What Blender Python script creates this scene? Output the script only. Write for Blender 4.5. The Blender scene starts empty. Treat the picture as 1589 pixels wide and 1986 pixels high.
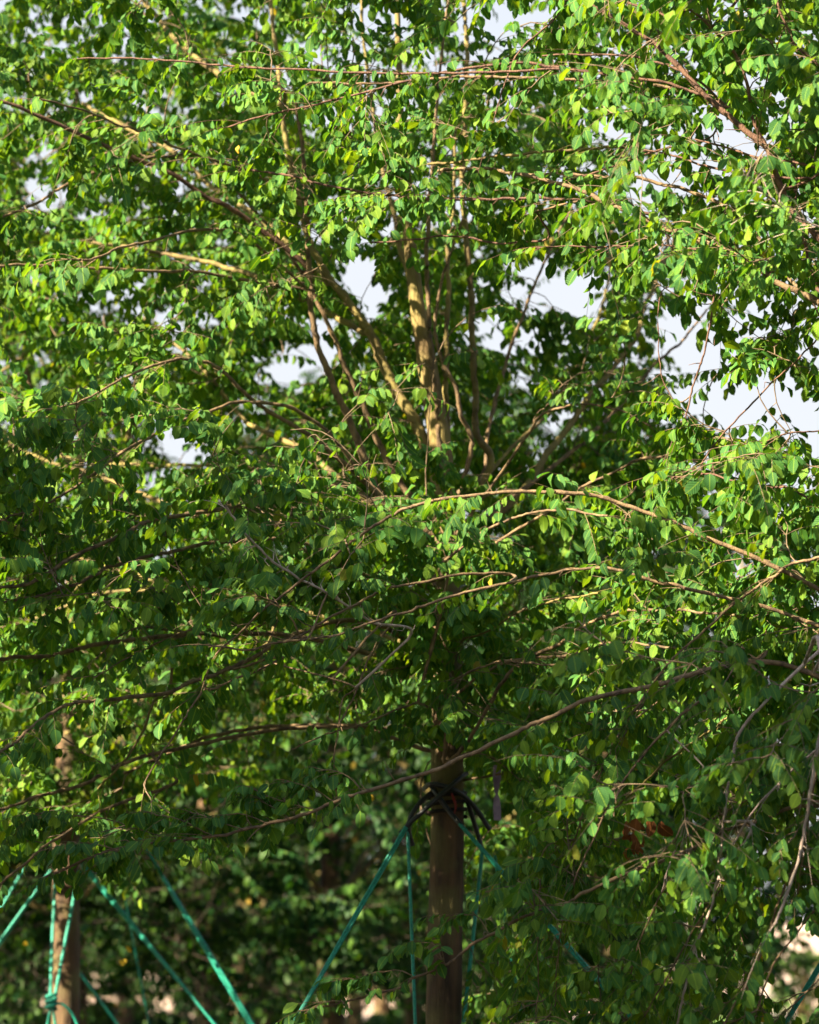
import bpy, math
import numpy as np

sc = bpy.context.scene
COL = sc.collection
R = math.radians

# ------------------------------------------------------------------ camera
CAMZ, F, PX0, PY0, HORIZON = 1.5, 5405.0, 794.5, 993.0, 1780.0
TILT = math.atan((HORIZON - PY0) / F)
cd = bpy.data.cameras.new("camera")
cam = bpy.data.objects.new("camera", cd)
COL.objects.link(cam)
cam.location = (0, 0, CAMZ)
cam.rotation_euler = (math.pi / 2 + TILT, 0, 0)
cd.sensor_fit = 'VERTICAL'
cd.sensor_height = 36.0
cd.lens = 36.0 * F / 1986.0
cd.clip_start, cd.clip_end = 0.1, 2000
cd.dof.use_dof = True
cd.dof.focus_distance = 8.45
cd.dof.aperture_fstop = 3.0
sc.camera = cam

# ------------------------------------------------------------------ sky and sun
SUN_TO = np.array([-0.72, -0.40, 0.57]); SUN_TO /= np.linalg.norm(SUN_TO)
elev = math.asin(SUN_TO[2])
w = bpy.data.worlds.new("World"); sc.world = w; w.use_nodes = True
nt = w.node_tree; nt.nodes.clear()
sky = nt.nodes.new('ShaderNodeTexSky'); sky.sky_type = 'NISHITA'; sky.sun_disc = False
sky.sun_elevation = elev
sky.sun_rotation = math.atan2(SUN_TO[0], SUN_TO[1])
sky.air_density, sky.dust_density, sky.ozone_density = 1.0, 1.5, 1.2
bg = nt.nodes.new('ShaderNodeBackground'); bg.inputs['Strength'].default_value = 0.056
wo = nt.nodes.new('ShaderNodeOutputWorld')
veil = nt.nodes.new('ShaderNodeMix'); veil.data_type = 'RGBA'
tcw = nt.nodes.new('ShaderNodeTexCoord'); nzw = nt.nodes.new('ShaderNodeTexNoise'); nzw.inputs['Scale'].default_value = 3; nzw.inputs['Detail'].default_value = 5
mrw = nt.nodes.new('ShaderNodeMapRange'); mrw.inputs[3].default_value = .88; mrw.inputs[4].default_value = 1
sxw = nt.nodes.new('ShaderNodeSeparateXYZ'); mhz = nt.nodes.new('ShaderNodeMapRange'); mhz.inputs[1].default_value = .28; mhz.inputs[2].default_value = .62
mhz.inputs[3].default_value = 1.0; mhz.inputs[4].default_value = .06      # the pale veil lies low, the sky overhead is clear
mlw = nt.nodes.new('ShaderNodeMath'); mlw.operation = 'MULTIPLY'
nt.links.new(tcw.outputs['Generated'], sxw.inputs[0]); nt.links.new(sxw.outputs[2], mhz.inputs[0])
nt.links.new(tcw.outputs['Generated'], nzw.inputs['Vector']); nt.links.new(nzw.outputs[0], mrw.inputs[0])
nt.links.new(mrw.outputs[0], mlw.inputs[0]); nt.links.new(mhz.outputs[0], mlw.inputs[1]); nt.links.new(mlw.outputs[0], veil.inputs[0])
nt.links.new(sky.outputs[0], veil.inputs[6]); veil.inputs[7].default_value = (2.85, 2.93, 3.06, 1)   # thin high cloud
nt.links.new(veil.outputs[2], bg.inputs['Color']); nt.links.new(bg.outputs[0], wo.inputs['Surface'])
sd = bpy.data.lights.new("sun", 'SUN'); sd.energy = 5.0; sd.angle = R(0.5); sd.color = (1.0, 0.86, 0.60)
so = bpy.data.objects.new("sun", sd); COL.objects.link(so)
from mathutils import Vector
so.rotation_euler = Vector(SUN_TO).to_track_quat('Z', 'Y').to_euler()
so.location = (-8, -4, 12)
vs = sc.view_settings
vs.view_transform = 'Standard'; vs.look = 'None'; vs.gamma = 1; vs.use_curve_mapping = False
vs.exposure = 2.5
sc.cycles.max_bounces = 8
sc.cycles.transmission_bounces = 6
sc.cycles.use_denoising = True

# ------------------------------------------------------------------ pixel <-> world
CT, ST = math.cos(TILT), math.sin(TILT)
def P(px, py, Y):
    """world point seen at photo pixel (px, py) at world distance Y"""
    v = (py - PY0) / F
    d = Y / (CT + v * ST)
    return np.array([(px - PX0) / F * d, Y, CAMZ + d * (ST - v * CT)])
def project(p):
    q = p - np.array([0, 0, CAMZ])
    d = q[..., 1] * CT + q[..., 2] * ST
    d = np.maximum(d, .1)
    return PX0 + F * q[..., 0] / d, PY0 - F * (-q[..., 1] * ST + q[..., 2] * CT) / d
def nrm(v):
    return v / np.maximum(np.linalg.norm(v, axis=-1, keepdims=True), 1e-9)

# ------------------------------------------------------------------ materials
def mat(name):
    m = bpy.data.materials.new(name); m.use_nodes = True
    n = m.node_tree.nodes; n.clear()
    return m, n, m.node_tree.links
def leaf_mat(name, dark, mid, light, trans, tmix=0.38, veins=True, rough=0.52, back=1.25):
    m, n, l = mat(name)
    geo = n.new('ShaderNodeNewGeometry')
    ramp = n.new('ShaderNodeValToRGB')
    ramp.color_ramp.elements[0].color = (*dark, 1); ramp.color_ramp.elements[0].position = 0.0
    ramp.color_ramp.elements[1].color = (*light, 1); ramp.color_ramp.elements[1].position = 1.0
    e = ramp.color_ramp.elements.new(0.55); e.color = (*mid, 1)
    e = ramp.color_ramp.elements.new(0.996); e.color = (*light, 1)
    ramp.color_ramp.elements[-1].color = (.24, .17, .025, 1)
    l.new(geo.outputs['Random Per Island'], ramp.inputs[0])
    # larger drifts of tone through the crown
    nz = n.new('ShaderNodeTexNoise'); nz.inputs['Scale'].default_value = 2.3; nz.inputs['Detail'].default_value = 2
    l.new(geo.outputs['Position'], nz.inputs['Vector'])
    hs = n.new('ShaderNodeHueSaturation')
    mr = n.new('ShaderNodeMapRange'); mr.inputs[1].default_value = .3; mr.inputs[2].default_value = .7
    mr.inputs[3].default_value = .75; mr.inputs[4].default_value = 1.25
    l.new(nz.outputs[0], mr.inputs[0]); l.new(mr.outputs[0], hs.inputs['Value']); l.new(ramp.outputs[0], hs.inputs['Color'])
    col = hs.outputs[0]
    if veins:
        uv = n.new('ShaderNodeUVMap'); sx = n.new('ShaderNodeSeparateXYZ'); l.new(uv.outputs[0], sx.inputs[0])
        ab = n.new('ShaderNodeMath'); ab.operation = 'ABSOLUTE'; l.new(sx.outputs[1], ab.inputs[0])
        # midrib
        mid_ = n.new('ShaderNodeMapRange'); mid_.inputs[1].default_value = 0.03; mid_.inputs[2].default_value = 0.10
        mid_.inputs[3].default_value = 1; mid_.inputs[4].default_value = 0
        l.new(ab.outputs[0], mid_.inputs[0])
        # side veins: sin((u*9 - |v|*3)*2pi)
        a = n.new('ShaderNodeMath'); a.operation = 'MULTIPLY_ADD'; a.inputs[1].default_value = -3.0
        l.new(ab.outputs[0], a.inputs[0])
        b = n.new('ShaderNodeMath'); b.operation = 'MULTIPLY'; b.inputs[1].default_value = 8.0; l.new(sx.outputs[0], b.inputs[0])
        l.new(b.outputs[0], a.inputs[2])
        c = n.new('ShaderNodeMath'); c.operation = 'MULTIPLY'; c.inputs[1].default_value = 6.283; l.new(a.outputs[0], c.inputs[0])
        s = n.new('ShaderNodeMath'); s.operation = 'SINE'; l.new(c.outputs[0], s.inputs[0])
        pv = n.new('ShaderNodeMapRange'); pv.inputs[1].default_value = .75; pv.inputs[2].default_value = 1
        pv.inputs[3].default_value = 0; pv.inputs[4].default_value = .35
        l.new(s.outputs[0], pv.inputs[0])
        mx = n.new('ShaderNodeMath'); mx.operation = 'MAXIMUM'; l.new(mid_.outputs[0], mx.inputs[0]); l.new(pv.outputs[0], mx.inputs[1])
        mc = n.new('ShaderNodeMix'); mc.data_type = 'RGBA'
        fm = n.new('ShaderNodeMath'); fm.operation = 'MULTIPLY'; fm.inputs[1].default_value = .55; l.new(mx.outputs[0], fm.inputs[0])
        l.new(fm.outputs[0], mc.inputs[0]); l.new(col, mc.inputs[6]); mc.inputs[7].default_value = (light[0]*1.9, light[1]*1.7, light[2]*1.6, 1)
        col = mc.outputs[2]
        bp = n.new('ShaderNodeBump'); bp.inputs['Strength'].default_value = .5; bp.inputs['Distance'].default_value = .001
        l.new(s.outputs[0], bp.inputs['Height'])
    # paler underside
    bk = n.new('ShaderNodeMix'); bk.data_type = 'RGBA'; bk.blend_type = 'MULTIPLY'
    l.new(geo.outputs['Backfacing'], bk.inputs[0]); l.new(col, bk.inputs[6]); bk.inputs[7].default_value = (back*1.05, back, back*1.3, 1)
    bs = n.new('ShaderNodeBsdfPrincipled'); bs.inputs['Roughness'].default_value = rough
    bs.inputs['Specular IOR Level'].default_value = .16
    l.new(bk.outputs[2], bs.inputs['Base Color'])
    if veins: l.new(bp.outputs[0], bs.inputs['Normal'])
    tr = n.new('ShaderNodeBsdfTranslucent')
    tm = n.new('ShaderNodeMix'); tm.data_type = 'RGBA'; tm.blend_type = 'MULTIPLY'; tm.inputs[0].default_value = 1
    l.new(col, tm.inputs[6]); tm.inputs[7].default_value = (*trans, 1)
    l.new(tm.outputs[2], tr.inputs['Color'])
    ms = n.new('ShaderNodeMixShader'); ms.inputs[0].default_value = tmix
    l.new(bs.outputs[0], ms.inputs[1]); l.new(tr.outputs[0], ms.inputs[2])
    o = n.new('ShaderNodeOutputMaterial'); l.new(ms.outputs[0], o.inputs[0])
    return m
def bark_mat(name, c0, c1, scale=14, stretch=.22, rough=.85, moss=None, bump=.6):
    m, n, l = mat(name)
    tc = n.new('ShaderNodeNewGeometry')
    mp = n.new('ShaderNodeMapping'); mp.inputs['Scale'].default_value = (1, 1, stretch)
    l.new(tc.outputs['Position'], mp.inputs[0])
    nz = n.new('ShaderNodeTexNoise'); nz.inputs['Scale'].default_value = scale; nz.inputs['Detail'].default_value = 6
    l.new(mp.outputs[0], nz.inputs['Vector'])
    rp = n.new('ShaderNodeValToRGB'); rp.color_ramp.elements[0].position = .36; rp.color_ramp.elements[1].position = .66
    rp.color_ramp.elements[0].color = (*c0, 1); rp.color_ramp.elements[1].color = (*c1, 1)
    l.new(nz.outputs[0], rp.inputs[0]); col = rp.outputs[0]
    if moss:
        n2 = n.new('ShaderNodeTexNoise'); n2.inputs['Scale'].default_value = 6; n2.inputs['Detail'].default_value = 4
        l.new(tc.outputs['Position'], n2.inputs['Vector'])
        r2 = n.new('ShaderNodeMapRange'); r2.inputs[1].default_value = .45; r2.inputs[2].default_value = .62
        l.new(n2.outputs[0], r2.inputs[0])
        mx = n.new('ShaderNodeMix'); mx.data_type = 'RGBA'; l.new(r2.outputs[0], mx.inputs[0]); l.new(col, mx.inputs[6])
        mx.inputs[7].default_value = (*moss, 1); col = mx.outputs[2]
    n3 = n.new('ShaderNodeTexNoise'); n3.inputs['Scale'].default_value = scale * 6; n3.inputs['Detail'].default_value = 5
    l.new(mp.outputs[0], n3.inputs['Vector'])
    bp = n.new('ShaderNodeBump'); bp.inputs['Strength'].default_value = bump; bp.inputs['Distance'].default_value = .006
    l.new(n3.outputs[0], bp.inputs['Height'])
    bs = n.new('ShaderNodeBsdfPrincipled'); bs.inputs['Roughness'].default_value = rough
    l.new(col, bs.inputs['Base Color']); l.new(bp.outputs[0], bs.inputs['Normal'])
    o = n.new('ShaderNodeOutputMaterial'); l.new(bs.outputs[0], o.inputs[0])
    return m
def plain_mat(name, c0, c1, scale=60, rough=.5, spec=.4, bump=.3):
    m = bark_mat(name, c0, c1, scale, 1.0, rough, None, bump)
    for q in m.node_tree.nodes:
        if q.type == 'BSDF_PRINCIPLED': q.inputs['Specular IOR Level'].default_value = spec
    return m

M_LEAF = leaf_mat("elm_leaf", (.027, .095, .022), (.044, .134, .021), (.112, .200, .016), (2.45, 1.95, .42))
M_LEAF_FAR = leaf_mat("elm_leaf_far", (.022, .076, .014), (.044, .120, .015), (.130, .195, .013), (2.5, 1.95, .5), veins=False)
M_LEAF_BACK_SHADED = leaf_mat("back_leaf_shaded", (.008, .034, .008), (.016, .056, .009), (.045, .100, .010), (2.2, 1.9, .6), veins=False)  # leaf green darkened: shade under the canopy put into the colour
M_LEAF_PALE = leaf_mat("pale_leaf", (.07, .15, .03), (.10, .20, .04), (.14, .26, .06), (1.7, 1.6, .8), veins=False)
M_LEAF_DEAD = leaf_mat("dry_leaf", (.14, .055, .016), (.21, .085, .022), (.28, .12, .035), (1.3, 1.0, .7), veins=True, tmix=.25)
M_LEAF_YEL = leaf_mat("yellow_leaf", (.45, .33, .02), (.55, .40, .03), (.6, .42, .04), (1.1, 1.0, .5), veins=True, tmix=.3)
M_TRUNK = bark_mat("trunk_bark", (.030, .017, .009), (.140, .078, .037), 22, .13, bump=1.0, moss=(.115, .095, .035))
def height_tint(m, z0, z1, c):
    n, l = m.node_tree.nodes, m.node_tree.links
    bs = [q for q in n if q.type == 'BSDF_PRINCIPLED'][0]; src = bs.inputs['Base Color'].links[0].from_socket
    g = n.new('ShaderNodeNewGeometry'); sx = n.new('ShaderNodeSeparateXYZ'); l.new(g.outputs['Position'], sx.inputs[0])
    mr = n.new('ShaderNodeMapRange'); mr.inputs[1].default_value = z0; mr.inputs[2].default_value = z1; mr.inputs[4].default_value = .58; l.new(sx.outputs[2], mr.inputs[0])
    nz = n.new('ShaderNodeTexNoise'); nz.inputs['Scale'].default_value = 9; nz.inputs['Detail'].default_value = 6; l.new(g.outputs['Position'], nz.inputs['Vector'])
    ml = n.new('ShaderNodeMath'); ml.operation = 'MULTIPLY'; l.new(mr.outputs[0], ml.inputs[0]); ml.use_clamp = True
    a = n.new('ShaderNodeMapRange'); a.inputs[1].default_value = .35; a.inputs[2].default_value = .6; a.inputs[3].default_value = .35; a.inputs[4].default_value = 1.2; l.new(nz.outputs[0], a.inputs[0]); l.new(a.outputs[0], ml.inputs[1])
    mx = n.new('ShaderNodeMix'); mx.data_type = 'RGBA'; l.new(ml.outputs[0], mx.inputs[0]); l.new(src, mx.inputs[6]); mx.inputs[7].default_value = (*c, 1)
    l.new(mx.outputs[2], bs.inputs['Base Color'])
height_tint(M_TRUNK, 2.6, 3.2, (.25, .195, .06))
M_LIMB = bark_mat("limb_bark", (.095, .065, .028), (.205, .155, .050), 22, .5, moss=(.20, .16, .045))
M_BRANCH = bark_mat("branch_bark", (.075, .047, .027), (.225, .148, .075), 40, .6)
M_PURPLE = bark_mat("young_bark", (.068, .032, .024), (.155, .080, .050), 40, .6)
M_PALE = bark_mat("pale_bark", (.24, .18, .15), (.42, .34, .29), 40, .6)
M_TWIG = bark_mat("twig_bark", (.09, .060, .035), (.18, .125, .075), 60, 1, bump=.1)
M_TWIG_BACK_SHADED = bark_mat("back_twig_bark_shaded", (.022, .015, .010), (.055, .036, .022), 60, 1, bump=.1)  # twig bark darkened to match, canopy shade held in the colour
M_ROPE = plain_mat("green_rope", (.005, .19, .135), (.014, .33, .235), 120, .45, .5)
M_HOSE = plain_mat("black_hose", (.007, .008, .011), (.018, .020, .027), 30, .40, .5, .1)
M_TAG = plain_mat("purple_plastic", (.18, .12, .22), (.30, .22, .36), 25, .45, .4)
M_RED = plain_mat("red_tape", (.17, .010, .010), (.24, .014, .013), 30, .4, .5)

# ------------------------------------------------------------------ mesh helpers
def link(name, me, m, parent=None):
    o = bpy.data.objects.new(name, me); COL.objects.link(o)
    if m: me.materials.append(m)
    if parent: o.parent = parent
    return o
def mesh_arrays(name, V, loops, starts, totals, uv=None):
    me = bpy.data.meshes.new(name)
    me.vertices.add(len(V)); me.vertices.foreach_set('co', np.ascontiguousarray(V, dtype=np.float32).ravel())
    me.loops.add(len(loops)); me.loops.foreach_set('vertex_index', loops.astype(np.int32))
    me.polygons.add(len(starts)); me.polygons.foreach_set('loop_start', starts.astype(np.int32))
    me.polygons.foreach_set('use_smooth', np.ones(len(starts), dtype=bool))
    if uv is not None:
        u = me.uv_layers.new(name="UVMap"); u.data.foreach_set('uv', np.ascontiguousarray(uv, dtype=np.float32).ravel())
    me.update(calc_edges=True); me.validate()
    return me
def tubes(Pt, Rd, sides):
    """n tubes of k points each: Pt (n,k,3), Rd (n,k) -> verts, quads"""
    n, k, _ = Pt.shape
    T = np.gradient(Pt, axis=1); T = nrm(T)
    ref = np.where(np.abs(T[:, :1, 2:3]) > .85, np.array([1., 0, 0]), np.array([0, 0, 1.]))
    ref = np.broadcast_to(ref, T.shape)
    A = nrm(np.cross(T, ref)); B = np.cross(T, A)
    ang = np.arange(sides) / sides * 2 * math.pi
    V = Pt[:, :, None, :] + Rd[:, :, None, None] * (A[:, :, None, :] * np.cos(ang)[None, None, :, None] + B[:, :, None, :] * np.sin(ang)[None, None, :, None])
    i = np.arange(n)[:, None, None] * k * sides; j = np.arange(k - 1)[None, :, None] * sides; s = np.arange(sides)[None, None, :]
    s2 = (s + 1) % sides
    Q = np.stack([i + j + s, i + j + s2, i + j + sides + s2, i + j + sides + s], -1).reshape(-1, 4)
    return V.reshape(-1, 3), Q
class Wood:
    def __init__(s): s.V = []; s.Q = []; s.n = 0
    def add(s, Pt, Rd, sides=6):
        Pt = np.asarray(Pt, float); Rd = np.asarray(Rd, float)
        if Pt.ndim == 2: Pt = Pt[None]; Rd = Rd[None]
        if len(Pt) == 0: return
        V, Q = tubes(Pt, Rd, sides); s.V.append(V); s.Q.append(Q + s.n); s.n += len(V)
    def build(s, name, m, parent=None):
        if not s.V: return None
        V = np.concatenate(s.V); Q = np.concatenate(s.Q)
        me = mesh_arrays(name, V, Q.ravel(), np.arange(len(Q)) * 4, None)
        return link(name, me, m, parent)
# leaf templates: (t along, half-width across), midrib first
def template(ts, ws):
    k = len(ts)
    t = list(ts) + list(ts[1:-1]) + list(ts[1:-1]); s = [0] * k + [1] * (k - 2) + [-1] * (k - 2)
    wv = [0] * k + list(ws) + list(ws)
    faces = []
    Lf = lambda i: k + i - 1; Rt = lambda i: k + (k - 2) + i - 1
    for sd_, E in ((1, Lf), (-1, Rt)):
        for i in range(k - 1):
            if i == 0: f = [0, 1, E(1)]
            elif i == k - 2: f = [i, k - 1, E(i)]
            else: f = [i, i + 1, E(i + 1), E(i)]
            faces.append(f if sd_ == 1 else f[::-1])
    return np.array(t), np.array(s), np.array(wv), faces
TEMP_NEAR = template((0, .20, .50, .80, 1.0), (.76, 1.0, .66))
TEMP_FAR = template((0, .28, .68, 1.0), (.90, .84))
class Leaves:
    def __init__(s): s.b = []; s.a = []; s.n = []; s.L = []; s.c = []
    def add(s, b, a, n, L, c): s.b.append(b); s.a.append(a); s.n.append(n); s.L.append(L); s.c.append(c)
    def count(s): return sum(len(x) for x in s.b)
    def build(s, name, m, parent=None, far=False, aspect=.285, rng=None):
        if not s.count(): return None
        b = np.concatenate(s.b); a = nrm(np.concatenate(s.a)); n = np.concatenate(s.n); L = np.concatenate(s.L); c = np.concatenate(s.c)
        n = nrm(n - a * np.sum(a * n, -1, keepdims=True)); sd_ = np.cross(a, n)
        t, sgn, wv, faces = TEMP_FAR if far else TEMP_NEAR
        N, K = len(b), len(t)
        rng = rng or np.random.default_rng(5)
        asp = (aspect * rng.uniform(.82, 1.2, N))[:, None]
        fold = rng.uniform(.05, .32, N)[:, None]
        wav = rng.normal(0, .05, (N, K))
        tt = t[None]; Lc = L[:, None]; cc = c[:, None]
        along = tt * (1 - .22 * np.abs(cc) * tt * tt)
        down = -cc * tt ** 2 * .55
        wide = sgn[None] * wv[None] * asp
        hgt = fold * wv[None] * asp * np.abs(sgn)[None] + wav * np.abs(sgn)[None]
        twist = rng.normal(0, .35, N)[:, None] * tt
        V = b[:, None] + (a[:, None] * along[..., None] + sd_[:, None] * (wide * np.cos(twist))[..., None] + n[:, None] * (down + hgt + wide * np.sin(twist))[..., None]) * Lc[..., None]
        fl = np.array([v for f in faces for v in f]); tot = np.array([len(f) for f in faces])
        loops = (fl[None] + (np.arange(N) * K)[:, None]).ravel()
        starts1 = np.concatenate([[0], np.cumsum(tot)[:-1]])
        starts = (starts1[None] + (np.arange(N) * len(fl))[:, None]).ravel()
        uv = None
        if not far:
            u1 = np.stack([t[fl], (sgn * wv)[fl]], -1); uv = np.tile(u1, (N, 1))
        me = mesh_arrays(name, V.reshape(-1, 3), loops, starts, None, uv)
        return link(name, me, m, parent)

# ------------------------------------------------------------------ gaps in the crowns (cx, cy, rx, ry, chance a twig is absent, Ymin, Ymax)
GAPS = [
 (1390, 255, 58, 42, 1, 0, 99), (1180, 250, 45, 50, .75, 0, 99), (1275, 352, 95, 38, .85, 0, 99), (1290, 235, 40, 30, .6, 0, 99),
 (1350, 690, 56, 118, .85, 0, 99), (1310, 650, 45, 50, .7, 0, 99), (1470, 770, 115, 62, .62, 0, 99), (1560, 825, 45, 60, .95, 0, 99), (1290, 580, 40, 60, .6, 0, 99), (1400, 780, 90, 60, .85, 0, 99),
 (1045, 560, 75, 50, .7, 0, 99), (1130, 570, 60, 52, .85, 0, 99), (970, 200, 45, 55, .65, 0, 99), (1030, 140, 90, 16, .7, 0, 99), (1060, 520, 60, 40, .7, 0, 99),
 (700, 530, 62, 44, .95, 0, 99), (560, 720, 70, 52, .8, 0, 99), (505, 785, 60, 40, .7, 0, 99), (630, 660, 50, 60, .7, 0, 99),
 (235, 820, 60, 36, .55, 0, 99), (355, 865, 58, 50, .7, 0, 99), (300, 935, 46, 42, .7, 0, 99), (335, 1060, 50, 24, .6, 0, 99), (520, 860, 50, 60, .7, 0, 99),
 (80, 370, 60, 48, .8, 0, 99), (90, 295, 30, 30, .6, 0, 99), (450, 25, 35, 35, .6, 0, 99), (740, 45, 40, 40, .6, 0, 99), (210, 590, 60, 40, .5, 0, 99), (350, 610, 70, 40, .5, 0, 99), (960, 30, 40, 60, .5, 0, 99), (1240, 90, 30, 30, .5, 0, 99),
 (1000, 760, 45, 60, .75, 0, 99), (1070, 850, 70, 50, .6, 0, 99), (1190, 990, 50, 40, .5, 0, 99), (1440, 1085, 40, 40, .6, 0, 99), (300, 180, 40, 30, .5, 0, 99), (1500, 60, 30, 30, .5, 0, 99),
 (720, 600, 35, 25, .9, 0, 99), (950, 630, 30, 60, .8, 0, 99),
 # clear views of trunk and limbs, front side only
 (835, 690, 75, 210, .45, 0, 10.2), (690, 740, 110, 240, .25, 0, 10.0), (930, 780, 60, 170, .35, 0, 10.0), (128, 1455, 26, 75, .92, 0, 12.93), (820, 520, 70, 110, .5, 0, 10.2),
 (862, 1790, 60, 230, .93, 0, 10.3), (690, 1800, 170, 220, .97, 0, 14), (865, 1530, 90, 95, .93, 0, 10.6), (960, 1550, 40, 70, .8, 0, 9.9),
 (300, 1850, 330, 190, .97, 0, 12.0), (125, 1800, 70, 200, .9, 0, 12.9), (1250, 1610, 60, 55, .85, 0, 9.9), (950, 1640, 50, 60, .8, 0, 10.2),
 (1535, 1885, 70, 90, .85, 0, 99), (600, 1470, 240, 80, .55, 0, 12), (400, 1530, 200, 60, .5, 0, 11),
]
GA = np.array(GAPS, float)
GA[:44, 2:4] *= .86; GA[:44, 4] *= .78
def open_here(p, rng, boost=0.0):
    """True where a twig may stand"""
    x, y = project(p)
    keep = np.ones(len(p), bool)
    for g in GA:
        inside = ((x - g[0]) / g[2]) ** 2 + ((y - g[1]) / g[3]) ** 2 < 1
        inside &= (p[:, 1] >= g[5]) & (p[:, 1] <= g[6])
        keep &= ~(inside & (rng.random(len(p)) < g[4] + boost * (g[4] > .6)))
    return keep

# boughs the photograph shows bare: fewer leaves directly in front of them
COR = np.zeros((600, 480))
def corridor(pts, Y0, Y1, half=9):
    q = np.array(pts, float)
    for i in range(len(q) - 1):
        m = max(2, int(math.dist(q[i], q[i + 1]) / 3))
        for t in np.linspace(0, 1, m):
            x, y = q[i] * (1 - t) + q[i + 1] * t
            Y = Y0 + (Y1 - Y0) * (i + t) / (len(q) - 1)
            a, b = int((y - half + 200) / 4), int((y + half + 200) / 4) + 1; c, d = int((x - half + 160) / 4), int((x + half + 160) / 4) + 1
            if a < 0 or c < 0 or b > 600 or d > 480: continue
            COR[a:b, c:d] = np.maximum(COR[a:b, c:d], Y)
def in_corridor(p):
    x, y = project(p)
    i = np.clip(((y + 200) / 4).astype(int), 0, 599); j = np.clip(((x + 160) / 4).astype(int), 0, 479)
    return p[:, 1] < COR[i, j] + .02
# ------------------------------------------------------------------ growth
def smooth(pts, n):
    """Catmull-Rom through pts (k,d), n samples"""
    pts = np.asarray(pts, float); k = len(pts)
    q = np.concatenate([[2 * pts[0] - pts[1]], pts, [2 * pts[-1] - pts[-2]]])
    u = np.linspace(0, k - 1 - 1e-6, n); i = u.astype(int); f = (u - i)[:, None]
    p0, p1, p2, p3 = q[i], q[i + 1], q[i + 2], q[i + 3]
    return .5 * (2 * p1 + (p2 - p0) * f + (2 * p0 - 5 * p1 + 4 * p2 - p3) * f ** 2 + (3 * p1 - p0 - 3 * p2 + p3) * f ** 3)
CORP = .85
UP = np.array([0, 0, 1.])
def sprays(base, tan, rng, leaves, wood, size=.056, lmin=.12, lmax=.27, gaps=True, spacing=.0175, twig_r=.0011, droop=1.0, twig_sides=3):
    """leafy side twigs at every base point"""
    n = len(base)
    if n == 0: return
    h = nrm(np.cross(tan, UP) + rng.normal(0, .12, (n, 3)))
    sgn = np.where(rng.random(n) < .5, 1, -1)[:, None]
    d0 = nrm(h * sgn * rng.uniform(.35, 1, (n, 1)) + tan * rng.uniform(.25, 1, (n, 1)) + UP * rng.uniform(-.22, .34, (n, 1)))
    L = rng.uniform(lmin, lmax, (n, 1)) * rng.uniform(.7, 1, (n, 1))
    g = rng.uniform(.12, .48, (n, 1)) * droop
    pos = lambda s: base + L * (d0 * s - UP * g * s * s)
    tn = lambda s: nrm(d0 - UP * 2 * g * s)
    if gaps:
        k = open_here(pos(.6), rng) & open_here(pos(1.), rng)
        base, d0, L, g, sgn, h = base[k], d0[k], L[k], g[k], sgn[k], h[k]; n = len(base)
        if n == 0: return
    if wood is not None:
        s5 = np.linspace(0, 1, 5)
        wood.add(np.stack([pos(s) for s in s5], 1), np.tile(np.linspace(1.25, .55, 5) * twig_r, (n, 1)), twig_sides)
    kf = rng.uniform(.15, .55, (n, 1)); kd = rng.uniform(.5, 1.3, (n, 1)) * droop; ks = rng.uniform(.5, 1, (n, 1)); ku = nrm(UP + rng.normal(0, .32, (n, 3))); kz = rng.uniform(.74, 1.2, n)
    K = int(lmax / spacing)
    for j in range(K + 1):
        s = np.full((n, 1), 1.0) - (j * spacing) / L
        ok = s[:, 0] > .12
        if not ok.any(): break
        sj = s[ok]; b = (base[ok] + L[ok] * (d0[ok] * sj - UP * g[ok] * sj * sj)); t = nrm(d0[ok] - UP * 2 * g[ok] * sj)
        m = len(b)
        side = nrm(np.cross(t, UP) + 1e-4)
        alt = (1 if j % 2 else -1)
        if j == 0: a = t + rng.normal(0, .15, (m, 3)) - UP * .35
        else: a = side * alt * ks[ok] + t * kf[ok] - UP * kd[ok] + rng.normal(0, .09, (m, 3))
        a = nrm(a)
        nn = ku[ok] + t * .25 + rng.normal(0, .14, (m, 3))
        hr = np.abs(a[:, 2:3]) > .8
        nn = np.where(hr, nn + side * alt * -.2 + t * .3, nn)
        sz = size * kz[ok] * rng.uniform(.74, 1.2, m) * (1.0 - .22 * (j / (K + 1)))
        keep = rng.random(m) < .95
        if gaps or b[:, 1].mean() > 5: keep &= ~(in_corridor(b + a * .03) & (rng.random(m) < CORP))
        leaves.add(b[keep], a[keep], nn[keep], sz[keep], rng.uniform(.1, .8, m)[keep])

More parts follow.
